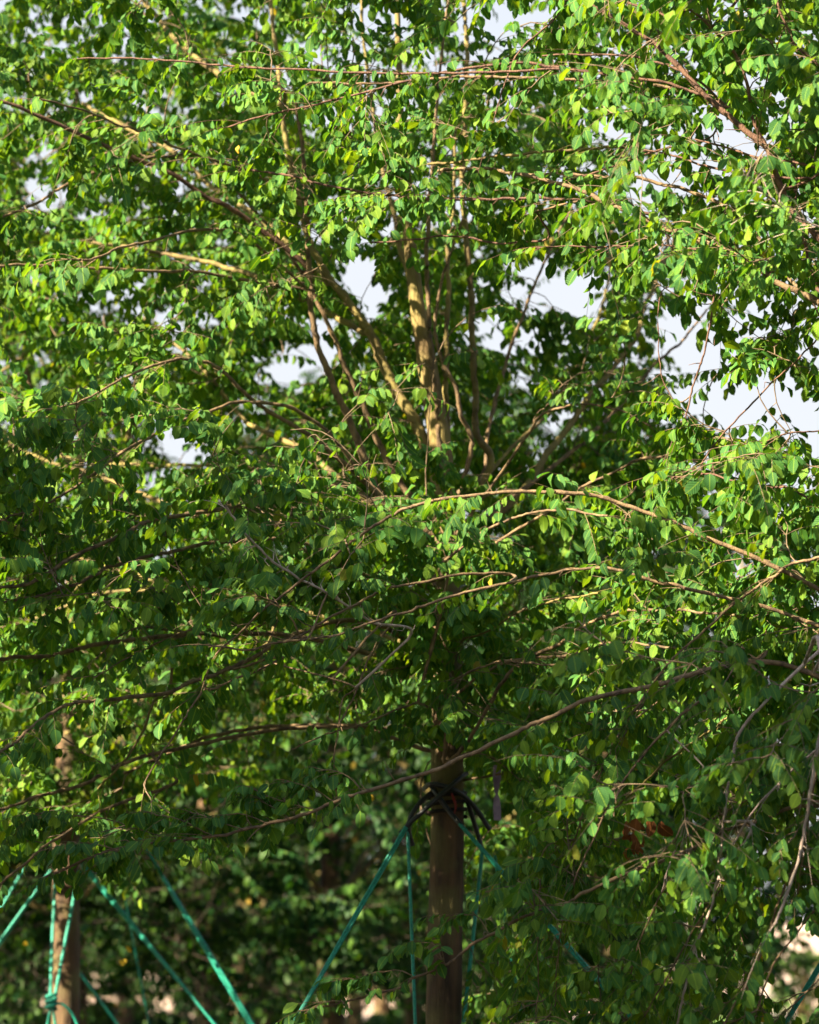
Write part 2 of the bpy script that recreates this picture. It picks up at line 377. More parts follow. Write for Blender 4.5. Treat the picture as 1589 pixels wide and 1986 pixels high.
class Tree:
    def __init__(s, name, label, base, seed, group=None, cat="tree"):
        s.rng = np.random.default_rng(seed)
        s.root = bpy.data.objects.new(name, None); COL.objects.link(s.root); s.root.location = base
        s.base = np.array(base, float)
        s.root['label'] = label; s.root['category'] = cat
        if group: s.root['group'] = group
        s.root.empty_display_size = .2
        s.np = []; s.nt = []; s.nl = []
        s.tw = Wood(); s.lv = Leaves()
    def own(s, o):
        """parent o to the root keeping it in place"""
        if o is None: return
        o.parent = s.root; o.location = -s.base
        return o
    def nodes(s, pts, pl0=0.0):
        t = nrm(np.gradient(pts, axis=0)); d = np.concatenate([[0], np.cumsum(np.linalg.norm(np.diff(pts, axis=0), axis=1))])
        s.np.append(pts); s.nt.append(t); s.nl.append(d + pl0)
    def limb(s, pts, r0, r1, m, part="branch", dens=1.0, noise=.004, leaf_from=.25, sides=8, size=.054, spurs=0, lmax=.28, foliage=True, plen=.3, label=None, step=.018, curve=1.0):
        pts = np.asarray(pts, float)
        if s.np:
            NP = np.concatenate(s.np); dn_ = np.linalg.norm(NP - pts[0], axis=1); i0 = int(np.argmin(dn_))
            if .02 < dn_[i0] < .7: pts = np.concatenate([NP[i0:i0 + 1], pts])
        Lg = np.linalg.norm(np.diff(pts, axis=0), axis=1).sum()
        n = max(8, int(Lg / step))
        C = smooth(pts, n)
        wob = np.cumsum(s.rng.normal(0, noise * .66, (n, 3)), 0); wob -= np.linspace(0, 1, n)[:, None] * wob[-1]
        C = C + wob
        u = np.linspace(0, 1, n)
        rad = r0 + (r1 - r0) * u ** curve
        # zigzag and swollen nodes where side shoots sit
        ds = np.linspace(0, Lg, n); nd = np.cumsum(s.rng.uniform(.045, .11, int(Lg / .04) + 2)); amp = s.rng.normal(0, .0016, (len(nd), 3)) * min(1.0, .006 / max(r0, .004) + .3)
        C = C + np.stack([np.interp(ds, nd, amp[:, q]) for q in range(3)], -1) * np.minimum(1, ds / .1)[:, None]
        rad = rad * (1 + s.rng.normal(0, .03, n)) * (1 + .22 * np.exp(-(np.abs(ds[:, None] - nd[None]).min(1) / .009) ** 2))
        W = Wood(); W.add(C, rad, sides)
        s.nodes(C, plen)
        T = nrm(np.gradient(C, axis=0))
        lv = Leaves()
        if dens > 0:
            cnt = int(Lg * (1 - leaf_from) * 21 * dens)
            i = (s.rng.uniform(leaf_from, 1, cnt) * (n - 1)).astype(int)
            gp = dens < 1.45
            sprays(C[i], T[i], s.rng, lv, W, size=size, lmax=lmax, lmin=min(.12, lmax * .5), gaps=gp)
            sprays(C[-2:], T[-2:], s.rng, lv, W, size=size, lmax=lmax, lmin=min(.12, lmax * .5), gaps=gp)
        if spurs:
            cnt = int(Lg * spurs); i = (s.rng.random(cnt) * (n - 2)).astype(int) + 1
            d = nrm(np.cross(T[i], s.rng.normal(0, 1, (cnt, 3))) + T[i] * .7 + UP * .1); l = s.rng.uniform(.02, .075, (cnt, 1))
            d2 = nrm(d + s.rng.normal(0, .5, (cnt, 3)))
            q = np.stack([C[i], C[i] + d * l * .5, C[i] + d * l * .5 + d2 * l * .5], 1)
            W.add(q, np.tile([[.0019, .0014, .0007]], (cnt, 1)), 4)
        o = s.own(W.build(part, m))
        if label: o['label'] = label
        if foliage and lv.count():
            f = lv.build("foliage", M_LEAF, o, rng=s.rng)
        return o
    def fill(s, targets, size=.053, lmax=.28, cut=1.7, dens=1.0, far=False, r=(.0035, .0014)):
        """grow a leafy shoot from the nearest wood to every target point"""
        ax = s.base[:2]
        order = np.argsort(np.linalg.norm(targets[:, :2] - ax, axis=1) + targets[:, 2] * .2)
        NP = np.concatenate(s.np); NT = np.concatenate(s.nt); NL = np.concatenate(s.nl)
        for T in targets[order]:
            d = np.linalg.norm(NP - T, axis=1)
            rad = np.linalg.norm(NP[:, :2] - ax, axis=1); tr = np.linalg.norm(T[:2] - ax)
            cost = d + .2 * NL + .8 * np.maximum(0, rad - tr) + .5 * np.maximum(0, NP[:, 2] - T[2] - .15)
            i = int(np.argmin(cost))
            if d[i] > cut or d[i] < .08: continue
            A, L = NP[i], d[i]
            dr = (T - A) / L
            c = A + (NT[i] * .3 + dr * .25) * L + UP * .14 * L
            u = np.linspace(0, 1, max(6, int(L / .05)))[:, None]
            C = (1 - u) ** 2 * A + 2 * u * (1 - u) * c + u * u * T
            C = C + np.cumsum(s.rng.normal(0, .003, C.shape), 0) * (u > 0)
            n = len(C)
            s.tw.add(C, np.linspace(r[0] * (.6 + .5 * L), r[1], n), 5)
            t = nrm(np.gradient(C, axis=0)); dd = np.concatenate([[0], np.cumsum(np.linalg.norm(np.diff(C, axis=0), axis=1))])
            NP = np.concatenate([NP, C[n // 3:]]); NT = np.concatenate([NT, t[n // 3:]]); NL = np.concatenate([NL, NL[i] + dd[n // 3:]])
            cnt = int((4 + L * 12) * dens)
            k = (s.rng.uniform(.3, 1, cnt) * (n - 1)).astype(int)
            sprays(C[k], t[k], s.rng, s.lv, s.tw, size=size, lmax=lmax)
            sprays(C[-2:], t[-2:], s.rng, s.lv, s.tw, size=size, lmax=lmax)
    def finish(s, far=False, leafm=None):
        c = s.own(s.lv.build("crown", leafm or (M_LEAF_FAR if far else M_LEAF), rng=s.rng, far=far))
        t = s.own(s.tw.build("twigs", M_TWIG_BACK_SHADED if leafm is M_LEAF_BACK_SHADED else M_TWIG))
        return c
def px2(pts, Y0, Y1=None):
    """pixel polyline -> world polyline, depth running from Y0 to Y1"""
    Y1 = Y0 if Y1 is None else Y1
    k = len(pts); d = np.concatenate([[0], np.cumsum([math.dist(pts[i], pts[i + 1]) for i in range(k - 1)])]); d /= d[-1]
    return np.array([P(p[0], p[1], Y0 + (Y1 - Y0) * t) for p, t in zip(pts, d)])
def rr(px, Y): return px / F * Y

# ------------------------------------------------------------------ ground
def ground():
    m, n, l = mat("pale_earth")
    tc = n.new('ShaderNodeNewGeometry')
    nz = n.new('ShaderNodeTexNoise'); nz.inputs['Scale'].default_value = .35; nz.inputs['Detail'].default_value = 8
    l.new(tc.outputs['Position'], nz.inputs['Vector'])
    rp = n.new('ShaderNodeValToRGB'); rp.color_ramp.elements[0].position = .38; rp.color_ramp.elements[1].position = .62
    rp.color_ramp.elements[0].color = (.30, .20, .15, 1); rp.color_ramp.elements[1].color = (.52, .40, .33, 1)
    l.new(nz.outputs[0], rp.inputs[0])
    n3 = n.new('ShaderNodeTexNoise'); n3.inputs['Scale'].default_value = 30; n3.inputs['Detail'].default_value = 6
    l.new(tc.outputs['Position'], n3.inputs['Vector'])
    bp = n.new('ShaderNodeBump'); bp.inputs['Strength'].default_value = .6; bp.inputs['Distance'].default_value = .03
    l.new(n3.outputs[0], bp.inputs['Height'])
    bs = n.new('ShaderNodeBsdfPrincipled'); bs.inputs['Roughness'].default_value = .95
    l.new(rp.outputs[0], bs.inputs['Base Color']); l.new(bp.outputs[0], bs.inputs['Normal'])
    o = n.new('ShaderNodeOutputMaterial'); l.new(bs.outputs[0], o.inputs[0])
    me = bpy.data.meshes.new("ground")
    g = 600.0
    me.from_pydata([(-g, -200, 0), (g, -200, 0), (g, 1000, 0), (-g, 1000, 0)], [], [(0, 1, 2, 3)])
    ob = link("ground", me, m); ob['kind'] = 'structure'
ground()
def added_soil():  # dark sheet added out of view to cut light bouncing off pale ground
    m = bark_mat("added_dark_soil", (.018, .013, .009), (.060, .045, .028), 3, 1, .95, moss=(.03, .045, .012))
    me = bpy.data.meshes.new("added_soil"); me.from_pydata([(-40, -30, .004), (40, -30, .004), (40, 36, .004), (-40, 36, .004)], [], [(0, 1, 2, 3)])
    link("added_soil", me, m)['kind'] = 'structure'
added_soil()

# ------------------------------------------------------------------ MAIN TREE
YM = 10.0
def Z(x, y, Y): return tuple(P(x, y, Y))
tb = P(862, 1900, YM); tb[2] = 0
main = Tree("elm_tree", "elm with brown trunk held by black hoses and green ropes, limbs fanning out", tuple(tb), 11)
trunk_px = [(862, 1986), (864, 1800), (866, 1600), (866, 1400), (864, 1200), (858, 1000), (848, 850), (822, 690), (806, 600), (792, 500), (780, 400), (770, 280), (765, 120), (760, -60), (755, -300)]
tp = np.array([[tb[0], YM, -.05], [tb[0], YM, .5]] + [P(x, y, YM + .0) for x, y in trunk_px])
tr_r = [.085, .067, .0635, .0615, .060, .058, .054, .046, .041, .034, .028, .024, .020, .016, .012, .009, .006]
W = Wood(); n_ = 130
TC = smooth(tp, n_); TR = smooth(np.array(tr_r)[:, None], n_)[:, 0]
TC += np.cumsum(main.rng.normal(0, .0008, TC.shape), 0)
W.add(TC, TR * (1 + main.rng.normal(0, .012, n_)), 20)
main.own(W.build("trunk", M_TRUNK))
top = TC[TC[:, 2] > 2.9]
main.nodes(top, .0)
# (points from thick end to tip in photo pixels, Y start, Y end, half-width px start, end, material, leaf density, leaf_from)
LIMBS = [
 ([(842, 900), (800, 806), (765, 746), (725, 660), (705, 619), (649, 549), (612, 490), (585, 400), (560, 280), (540, 120), (520, -60)], 10, 10.3, 15, 4, 'L', .35, .5),
 ([(845, 1040), (740, 952), (690, 831), (644, 730), (609, 640), (602, 529), (599, 423), (590, 330), (575, 200)], 9.95, 9.6, 11, 4, 'B', .4, .5),
 ([(850, 1030), (755, 902), (715, 811), (670, 710), (640, 640), (600, 560), (540, 470), (470, 380)], 10, 9.9, 9, 3, 'B', .4, .5),
 ([(850, 1070), (735, 962), (654, 892), (594, 846), (534, 806), (468, 756), (423, 715), (372, 703), (312, 710), (242, 735), (166, 776), (91, 796)], 9.9, 9.0, 7, 2, 'B', .8, .45),
 ([(850, 1060), (740, 990), (680, 942), (604, 881), (549, 851), (488, 821), (440, 770), (380, 700), (300, 640)], 10.1, 11.2, 10, 3, 'L', .4, .5),
 ([(822, 690), (810, 600), (770, 480), (760, 420), (740, 330), (720, 200), (705, 60), (700, -80)], 10.05, 10.3, 8, 3, 'L', .3, .5),
 ([(870, 900), (868, 760), (865, 655), (870, 553), (866, 468), (880, 380), (885, 250)], 10.05, 10.2, 9, 3, 'L', .3, .5),
 ([(855, 930), (845, 780), (830, 655), (825, 553), (830, 430), (838, 330), (850, 180), (870, 0)], 9.95, 9.9, 8, 3, 'B', .3, .5),
 ([(868, 1010), (911, 876), (890, 801), (870, 735), (840, 660), (850, 560), (900, 420)], 9.93, 9.8, 7, 3, 'B', .2, .6),
 ([(868, 1010), (950, 905), (926, 836), (923, 760), (918, 670), (912, 560), (900, 420), (900, 300), (904, 160), (905, 75), (898, 0), (890, -120)], 10.1, 10.3, 9, 5, 'L', .25, .5),
 ([(868, 1030), (938, 930), (950, 830), (976, 735), (996, 660), (1031, 569), (1067, 488), (1110, 400)], 10.1, 10.6, 6, 2.5, 'B', .35, .5),
 ([(868, 1080), (1000, 960), (1060, 880), (1112, 816), (1142, 776), (1187, 720), (1233, 660), (1253, 599), (1283, 528), (1300, 440)], 10.2, 11.3, 10, 4, 'L', .4, .55),
 ([(868, 1060), (1080, 900), (1167, 821), (1217, 771), (1273, 705), (1323, 660), (1370, 600)], 10.2, 10.9, 6, 2.5, 'B', .3, .6),
 ([(868, 1010), (985, 880), (1070, 790), (1142, 660), (1177, 543), (1190, 430)], 10.2, 11.5, 5, 3, 'L', .3, .5),
 # upper left
 ([(600, 520), (483, 420), (398, 378), (312, 327), (216, 287), (100, 237), (0, 194), (-90, 160)], 9.9, 9.4, 7, 4, 'P', .7, .2),
 ([(640, 560), (520, 440), (403, 365), (337, 312), (250, 260), (160, 200)], 10.3, 11.2, 8, 4, 'L', .5, .4),
 ([(580, 380), (470, 330), (367, 292), (282, 259), (211, 234), (80, 194)], 9.6, 8.8, 4, 2.5, 'A', 1, .2),
 ([(545, 200), (440, 160), (342, 78), (277, 0), (230, -80)], 10.4, 11, 8, 5, 'L', .4, .3),
 ([(700, 640), (560, 560), (483, 529), (403, 508), (274, 483), (180, 470)], 10.2, 10.8, 8, 4, 'L', .5, .3),
 ([(600, 560), (480, 460), (372, 443), (252, 473), (181, 503), (131, 503)], 9.7, 8.9, 4, 2.5, 'B', .9, .3),
 ([(590, 560), (400, 530), (302, 526), (151, 518), (0, 516), (-80, 520)], 9.8, 9.2, 4, 3, 'B', .7, .2),
 ([(400, 300), (330, 300), (242, 315), (131, 355), (65, 398), (0, 423)], 10, 9.6, 4, 3, 'B', .6, .2),
 # mid left
 ([(840, 1120), (690, 900), (590, 800), (488, 778), (393, 808), (282, 856), (191, 912), (121, 962), (65, 987), (0, 1007), (-80, 1030)], 9.9, 8.8, 5, 2.2, 'B', .8, .4),
 ([(845, 1150), (640, 1020), (500, 985), (403, 995), (302, 1012), (211, 1045), (126, 1088), (65, 1118), (0, 1133), (-90, 1150)], 9.8, 8.6, 6, 3.5, 'B', .7, .35),
 ([(845, 1190), (600, 1060), (450, 1050), (342, 1068), (232, 1093), (156, 1126), (101, 1143), (0, 1163), (-80, 1180)], 9.8, 8.7, 5, 3, 'B', .8, .35),
 ([(845, 1250), (660, 1200), (450, 1150), (388, 1146), (252, 1143), (166, 1158), (76, 1196), (0, 1219)], 10.2, 11, 6, 3, 'L', .5, .4),
 ([(500, 1250), (342, 1146), (282, 1123), (232, 1108), (150, 1080)], 10.4, 11.2, 3, 2, 'L', .5, .4),
 ([(845, 1280), (600, 1240), (400, 1230), (227, 1246), (141, 1262), (76, 1274), (0, 1277), (-80, 1275)], 9.9, 9.2, 6, 4, 'A', .6, .35),
 ([(450, 1240), (322, 1219), (262, 1216), (227, 1234), (186, 1279)], 9.4, 9.1, 3, 1.5, 'B', .7, .3),
 ([(520, 1200), (400, 1210), (322, 1239), (272, 1269), (181, 1315)], 9.4, 8.8, 3, 1.5, 'B', .7, .3),
 ([(840, 1060), (680, 945), (624, 957), (579, 987), (534, 1022)], 10, 9.7, 5, 3, 'A', .3, .5),
 ([(660, 1000), (500, 910), (372, 902), (277, 902), (191, 894), (100, 880)], 10.6, 11.6, 5, 3, 'L', .35, .5),
 ([(400, 1000), (230, 940), (156, 912), (101, 897), (50, 874), (0, 850)], 11, 11.4, 5, 3, 'L', .4, .4),
 # long front branches, low left
 ([(868, 1330), (760, 1230), (660, 1215), (560, 1245), (493, 1279), (403, 1320), (312, 1353), (201, 1363), (151, 1368), (101, 1385), (50, 1421), (0, 1461), (-70, 1490)], 9.8, 8.4, 6, 3, 'A', 1.0, .4),
 ([(551, 1270), (420, 1330), (393, 1340), (327, 1441), (280, 1520)], 8.9, 8.6, 3, 2, 'B', .7, .3),
 ([(330, 1340), (302, 1358), (272, 1421), (237, 1476), (190, 1530)], 9.3, 9.2, 3.5, 2.5, 'L', .5, .5),
 ([(862, 1450), (700, 1400), (551, 1401), (478, 1411), (403, 1426), (317, 1461), (240, 1500)], 10.1, 10.0, 5, 3.5, 'A', .4, .5),
 ([(862, 1420), (600, 1410), (300, 1460), (166, 1516), (80, 1544), (0, 1567), (-70, 1590)], 10, 9.2, 5, 3, 'A', .5, .5),
 ([(340, 1520), (230, 1560), (106, 1627), (60, 1667), (0, 1715), (-60, 1750)], 9.4, 9.0, 4, 2.5, 'B', .7, .2),
 ([(690, 1330), (669, 1355), (654, 1441), (649, 1491)], 8.6, 8.6, 2, 1.5, 'B', .5, .3),
 ([(868, 1370), (800, 1360), (705, 1395), (644, 1416), (564, 1453)], 9.4, 8.9, 3, 1.5, 'B', .6, .4),
 ([(760, 1200), (765, 1209), (720, 1279), (690, 1340), (660, 1400)], 8.8, 8.7, 3, 2, 'B', .6, .4),
 # front centre
 ([(866, 1130), (850, 1103), (911, 1047), (966, 1017), (1031, 1000), (1102, 992), (1180, 1000)], 9.2, 8.7, 4, 2.5, 'A', 1.2, .3),
 ([(866, 1290), (900, 1240), (946, 1226), (1006, 1188), (1082, 1163), (1160, 1150)], 9.6, 9.0, 3, 2, 'L', .9, .3),
 ([(866, 1350), (880, 1320), (961, 1286), (1006, 1284), (1090, 1290)], 9.3, 8.8, 3, 2, 'B', 1, .3),
 ([(866, 1360), (960, 1290), (1026, 1279), (1102, 1269), (1162, 1246), (1212, 1246), (1313, 1259), (1400, 1290)], 9.4, 8.7, 4, 2.5, 'B', 1.1, .3),
 ([(866, 1480), (930, 1400), (990, 1300), (1090, 1240), (1142, 1208), (1217, 1186), (1268, 1181), (1358, 1186), (1439, 1196), (1544, 1221)], 9.5, 8.5, 5, 2.5, 'A', 1.1, .35),
 ([(866, 1120), (960, 1050), (1061, 992), (1142, 937), (1217, 896), (1273, 886), (1323, 891), (1393, 917), (1459, 942), (1534, 947)], 9.6, 8.9, 4, 2, 'A', .9, .35),
 ([(866, 1060), (1016, 851), (1042, 811), (1092, 793), (1152, 786), (1202, 793), (1263, 826)], 9.7, 9.3, 4, 1.8, 'B', .6, .6),
]
BM = {'L': M_LIMB, 'B': M_BRANCH, 'P': M_PURPLE, 'A': M_BRANCH, 'W': M_PALE}
RX = 1790
RL = [
 ([(RX, 820), (1660, 540), (1589, 453), (1545, 417), (1509, 342), (1484, 282), (1429, 241), (1368, 181), (1293, 106), (1230, 60), (1150, 10)], 8.0, 8.3, 15, 4, 'P', .35, .3),
 ([(1500, 300), (1484, 282), (1459, 236), (1449, 166), (1429, 111), (1384, 60), (1340, 20)], 8.1, 8.0, 6, 3, 'P', .7, .2),
 ([(1400, 205), (1368, 186), (1293, 161), (1192, 143), (1082, 132), (941, 135), (800, 143), (534, 133), (428, 126), (327, 121), (156, 113)], 8.25, 8.7, 5, 2, 'P', .95, .05),
 ([(1082, 132), (960, 128), (840, 150), (800, 160), (655, 196), (544, 217), (443, 247)], 8.5, 8.7, 4.5, 2.2, 'P', .8, .2),
 ([(1400, 210), (1268, 169), (1142, 160), (1016, 153), (890, 156), (760, 165), (600, 160)], 8.5, 9.0, 5, 2.5, 'A', .7, .2),
 ([(1350, 150), (1308, 132), (1268, 121), (1192, 108), (1132, 103), (1050, 110)], 8.4, 8.6, 4, 2, 'P', .7, .2),
 ([(1320, 50), (1273, 25), (1212, 0), (1120, -40)], 8.3, 8.4, 5, 3, 'P', .6, .2),
 ([(1330, 320), (1260, 300), (1192, 289), (1142, 288), (1031, 292), (936, 304), (830, 320)], 8.9, 9.3, 4.5, 3, 'L', .7, .2),
 ([(1380, 262), (1293, 284), (1223, 307), (1162, 330), (1100, 350)], 8.6, 8.7, 3, 2, 'P', .6, .3),
 ([(1560, 560), (1440, 420), (1338, 370), (1293, 360), (1218, 345), (1117, 336), (1011, 337), (956, 327), (926, 327), (850, 330)], 8.4, 8.9, 5, 4, 'A', .7, .2),
 ([(1570, 350), (1504, 345), (1384, 327), (1313, 302), (1250, 290)], 8.1, 8.4, 4, 2, 'P', .7, .2),
 ([(1589, 330), (1535, 317), (1459, 302), (1409, 287), (1350, 270)], 8.1, 8.3, 4, 2, 'P', .7, .2),
 ([(RX, 740), (1600, 590), (1514, 543), (1444, 498), (1343, 453), (1293, 435), (1243, 413), (1182, 393), (1132, 367), (1082, 352), (1020, 340)], 8.0, 8.6, 10, 4, 'A', .6, .3),
 ([(1240, 412), (1182, 397), (1117, 393), (1040, 410)], 8.5, 8.6, 3.5, 2.5, 'A', .6, .2),
 ([(1260, 420), (1120, 390), (1011, 385), (916, 385), (790, 380), (705, 372), (604, 350), (544, 337), (480, 330)], 8.5, 8.9, 4.5, 2.5, 'P', .9, .2),
 ([(1500, 520), (1343, 483), (1218, 473), (1132, 475), (1040, 480)], 8.3, 8.6, 3, 1.6, 'P', .8, .2),
 ([(1060, 460), (980, 470), (890, 455), (790, 465), (720, 470)], 8.7, 8.9, 3, 2, 'P', .5, .2),
 ([(1700, 480), (1589, 435), (1545, 417), (1484, 372), (1440, 340)], 7.4, 7.2, 3, 2, 'W', .9, .3),
 ([(1130, -60), (1072, 30), (1006, 100), (981, 151), (961, 221)], 8.6, 8.6, 3, 1.6, 'P', .4, .2),
 ([(1480, -40), (1519, 45), (1545, 96), (1589, 133), (1640, 170)], 7.9, 7.9, 4, 3, 'P', .7, .1),
 ([(RX, 900), (1640, 640), (1580, 540), (1555, 430), (1540, 300)], 8.1, 8.3, 7, 3, 'P', .5, .3),
 # sky gap shoots
 ([(1393, 470), (1371, 660), (1348, 735), (1330, 811)], 8.6, 8.7, 3, 2, 'P', .10, .3),
 ([(1589, 640), (1539, 700), (1494, 745), (1439, 801), (1393, 856), (1360, 900)], 8.4, 8.5, 2.5, 1.8, 'P', .45, .2),
 ([(1290, 560), (1280, 660), (1283, 725), (1308, 781)], 8.6, 8.6, 1.7, 1.2, 'P', .3, .3),
 ([(1650, 830), (1589, 835), (1534, 839), (1470, 860)], 8.2, 8.2, 2.5, 1.5, 'P', .5, .2),
 # middle right
 ([(RX, 1270), (1560, 1125), (1394, 1047), (1318, 1012), (1258, 992), (1180, 962), (1102, 948), (1016, 947), (941, 949), (855, 962), (800, 980), (755, 1002), (715, 1027), (654, 1073), (594, 1118), (544, 1163), (478, 1219), (420, 1270)], 8.0, 8.3, 7, 2.4, 'A', .55, .15),
 ([(RX, 1330), (1600, 1220), (1420, 1165), (1333, 1143), (1273, 1128), (1228, 1113), (1167, 1100), (1102, 1105), (1031, 1123), (916, 1148), (830, 1171), (800, 1184), (720, 1209), (659, 1234), (604, 1244), (544, 1249), (473, 1259), (400, 1250)], 8.0, 8.2, 5.5, 2.2, 'A', .65, .15),
 ([(1000, 1118), (966, 1108), (906, 1110), (830, 1128), (752, 1145), (710, 1163), (639, 1198), (589, 1226), (551, 1246)], 8.5, 8.35, 4, 2.6, 'A', .5, .2),
 ([(RX, 1140), (1660, 1060), (1589, 1082), (1544, 1095), (1511, 1113), (1474, 1138), (1449, 1153), (1384, 1203), (1293, 1289), (1230, 1380)], 7.8, 8.1, 5, 2.5, 'A', .9, .3),
 ([(RX, 1130), (1600, 990), (1534, 947), (1459, 942), (1380, 920), (1300, 930)], 8.0, 8.6, 4, 2, 'P', .8, .3),
 # low right
 ([(RX, 1420), (1560, 1300), (1420, 1290), (1268, 1328), (1142, 1360), (1061, 1395), (1011, 1416), (891, 1471), (800, 1504), (705, 1534), (629, 1562), (544, 1592), (453, 1610), (378, 1625), (282, 1637), (206, 1650), (140, 1680), (80, 1705)], 7.9, 8.1, 8, 2.2, 'A', .8, .12),
 ([(RX, 1640), (1600, 1560), (1450, 1600), (1323, 1655), (1217, 1692), (1142, 1723), (1092, 1748), (1016, 1778), (941, 1818), (891, 1853), (855, 1868), (800, 1894), (755, 1914), (705, 1929), (629, 1949), (580, 1962)], 7.9, 8.0, 6, 2, 'A', .75, .12),
 ([(1480, 1270), (1328, 1383), (1265, 1446), (1212, 1511), (1177, 1572), (1142, 1642), (1110, 1720)], 8.0, 8.0, 4, 2, 'A', .8, .2),
 ([(1300, 1340), (1207, 1416), (1182, 1456), (1142, 1552), (1110, 1640)], 8.3, 8.4, 2.5, 1.5, 'B', .7, .2),
 ([(1600, 1260), (1479, 1370), (1444, 1411), (1424, 1451), (1411, 1536), (1399, 1637), (1385, 1700)], 7.8, 7.8, 4.5, 2.8, 'W', .6, .3),
 ([(1589, 1240), (1600, 1340), (1589, 1426), (1569, 1531), (1559, 1597), (1549, 1667), (1519, 1748), (1499, 1793)], 7.5, 7.4, 6, 3, 'W', .3, .3),
 ([(1610, 1330), (1585, 1450), (1565, 1600), (1545, 1735)], 7.6, 7.6, 4, 2, 'B', .6, .3),
 ([(1460, 1600), (1400, 1690), (1378, 1773), (1348, 1843), (1323, 1939), (1310, 2010)], 7.7, 7.7, 4, 2.6, 'W', .7, .1),
 ([(1460, 1620), (1400, 1720), (1358, 1788), (1293, 1898), (1250, 1970)], 7.9, 7.9, 3, 1.6, 'B', .9, .2),
 ([(1330, 1660), (1278, 1743), (1245, 1818), (1225, 1900)], 8.0, 8.0, 2.5, 1.5, 'B', .9, .2),
 ([(1370, 1500), (1336, 1582), (1301, 1677), (1280, 1740)], 8.0, 8.0, 2.5, 1.6, 'W', .7, .2),
 ([(1060, 1640), (1046, 1702), (1044, 1800), (1042, 1924), (1040, 2000)], 8.2, 8.2, 1.8, 1.2, 'B', .7, .2),
 ([(1110, 1700), (1092, 1798), (1082, 1880), (1077, 1949)], 8.1, 8.1, 1.8, 1.2, 'B', .8, .2),
 ([(1560, 1300), (1439, 1375), (1393, 1406), (1318, 1456), (1243, 1521), (1180, 1580)], 8.5, 8.8, 4, 2.5, 'L', .7, .2),
 ([(1540, 1500), (1454, 1547), (1368, 1592), (1333, 1622), (1290, 1660)], 8.3, 8.4, 3, 2, 'L', .8, .2),
 ([(1640, 1420), (1580, 1461), (1514, 1521), (1464, 1572), (1420, 1640)], 7.7, 7.7, 4, 2, 'W', .8, .2),
 ([(1620, 1560), (1540, 1690), (1490, 1820), (1440, 1920), (1400, 2000)], 7.6, 7.6, 4, 2, 'B', 1, .2),
 ([(1640, 1700), (1560, 1780), (1500, 1860), (1470, 1960)], 7.6, 7.6, 3, 2, 'B', 1, .1),
]
for pts, Y0, Y1, r0, r1, mm, dn, lf in LIMBS + RL: corridor(pts[1:], Y0, Y1, 6 + r0 * .5)
for pts, Y in [([(964, 1484), (965, 1591)], 9.9), ([(1212, 1585), (1232, 1655)], 8.5), ([(1262, 1595), (1272, 1640)], 8.5), ([(125, 1390), (128, 1520)], 12.9), ([(893, 1590), (951, 1672)], 9.86), ([(1064, 1798), (1157, 1893)], 9.86),
               ([(905, 1540), (950, 1610)], 9.95), ([(936, 1650), (899, 1983)], 9.8), ([(1640, 1790), (1520, 1986)], 8.5), ([(262, 1640), (490, 1986)], 12.2), ([(160, 1690), (420, 1986)], 12.4), ([(964, 1484), (965, 1591)], 9.9)]: corridor(pts, Y, Y, 14)
corridor([(830, 720), (812, 640), (800, 560), (780, 430)], 10, 10, 8)
for pts, Y0, Y1, r0, r1, mm, dn, lf in LIMBS:
    main.limb(px2(pts, Y0, Y1), rr(r0, Y0) * .84, rr(r1, Y1) * .84, BM[mm], dens=dn, leaf_from=lf, noise=.0024, spurs=4)
# bare grey thorny shoot crossing the middle
main.limb(px2([(800, 1225), (730, 1209), (675, 1173), (624, 1143), (579, 1123), (529, 1088), (498, 1053), (463, 1017), (438, 982)], 8.5, 8.2), rr(2.6, 8.4), rr(2.2, 8.3), M_PALE, dens=.12, leaf_from=0, noise=.002, spurs=34, label="bare grey thorny branch")
main.limb(px2([(596, 1246), (560, 1195), (530, 1170), (508, 1160), (496, 1150)], 8.3, 8.15), rr(2, 8.4), rr(1.5, 8.3), M_BRANCH, dens=1.5, leaf_from=.5, noise=.002, spurs=12)

# ------------------------------------------------------------------ RIGHT TREE (trunk just outside the frame)
YR = 8.0
rb = P(1790, 1900, YR); rb[2] = 0
right = Tree("elm_tree", "elm entering from the right edge with purplish limbs arching left and drooping low", tuple(rb), 23)
W = Wood()
rt = np.array([[rb[0], YR, -.05], [rb[0], YR, 1.0], [rb[0] - .02, YR, 2.0], [rb[0] - .03, YR + .02, 2.8], [rb[0], YR + .05, 3.6], [rb[0] - .05, YR, 4.6], [rb[0], YR, 5.4]])
RC = smooth(rt, 90); W.add(RC, smooth(np.array([.085, .062, .058, .05, .036, .02, .008])[:, None], 90)[:, 0], 18)
right.own(W.build("trunk", M_TRUNK)); right.nodes(RC[RC[:, 2] > 1.9], 0)
RX = 1790
for q in [[(410, 1620), (350, 1590), (300, 1582)], [(340, 1632), (260, 1608), (200, 1622)], [(250, 1646), (180, 1660), (110, 1692)], [(650, 1556), (600, 1528), (540, 1512)], [(610, 1570), (540, 1548), (488, 1530)],
          [(520, 1598), (470, 1578), (430, 1585)], [(230, 1648), (150, 1636), (80, 1650)], [(705, 1534), (665, 1500), (615, 1490)], [(470, 1608), (400, 1580), (370, 1575)], [(290, 1637), (230, 1655), (170, 1690)], [(560, 1588), (520, 1560), (500, 1545)]]:
    RL.append((q, 8.05, 8.1, 1.6, .9, 'B', 2.6, .1))
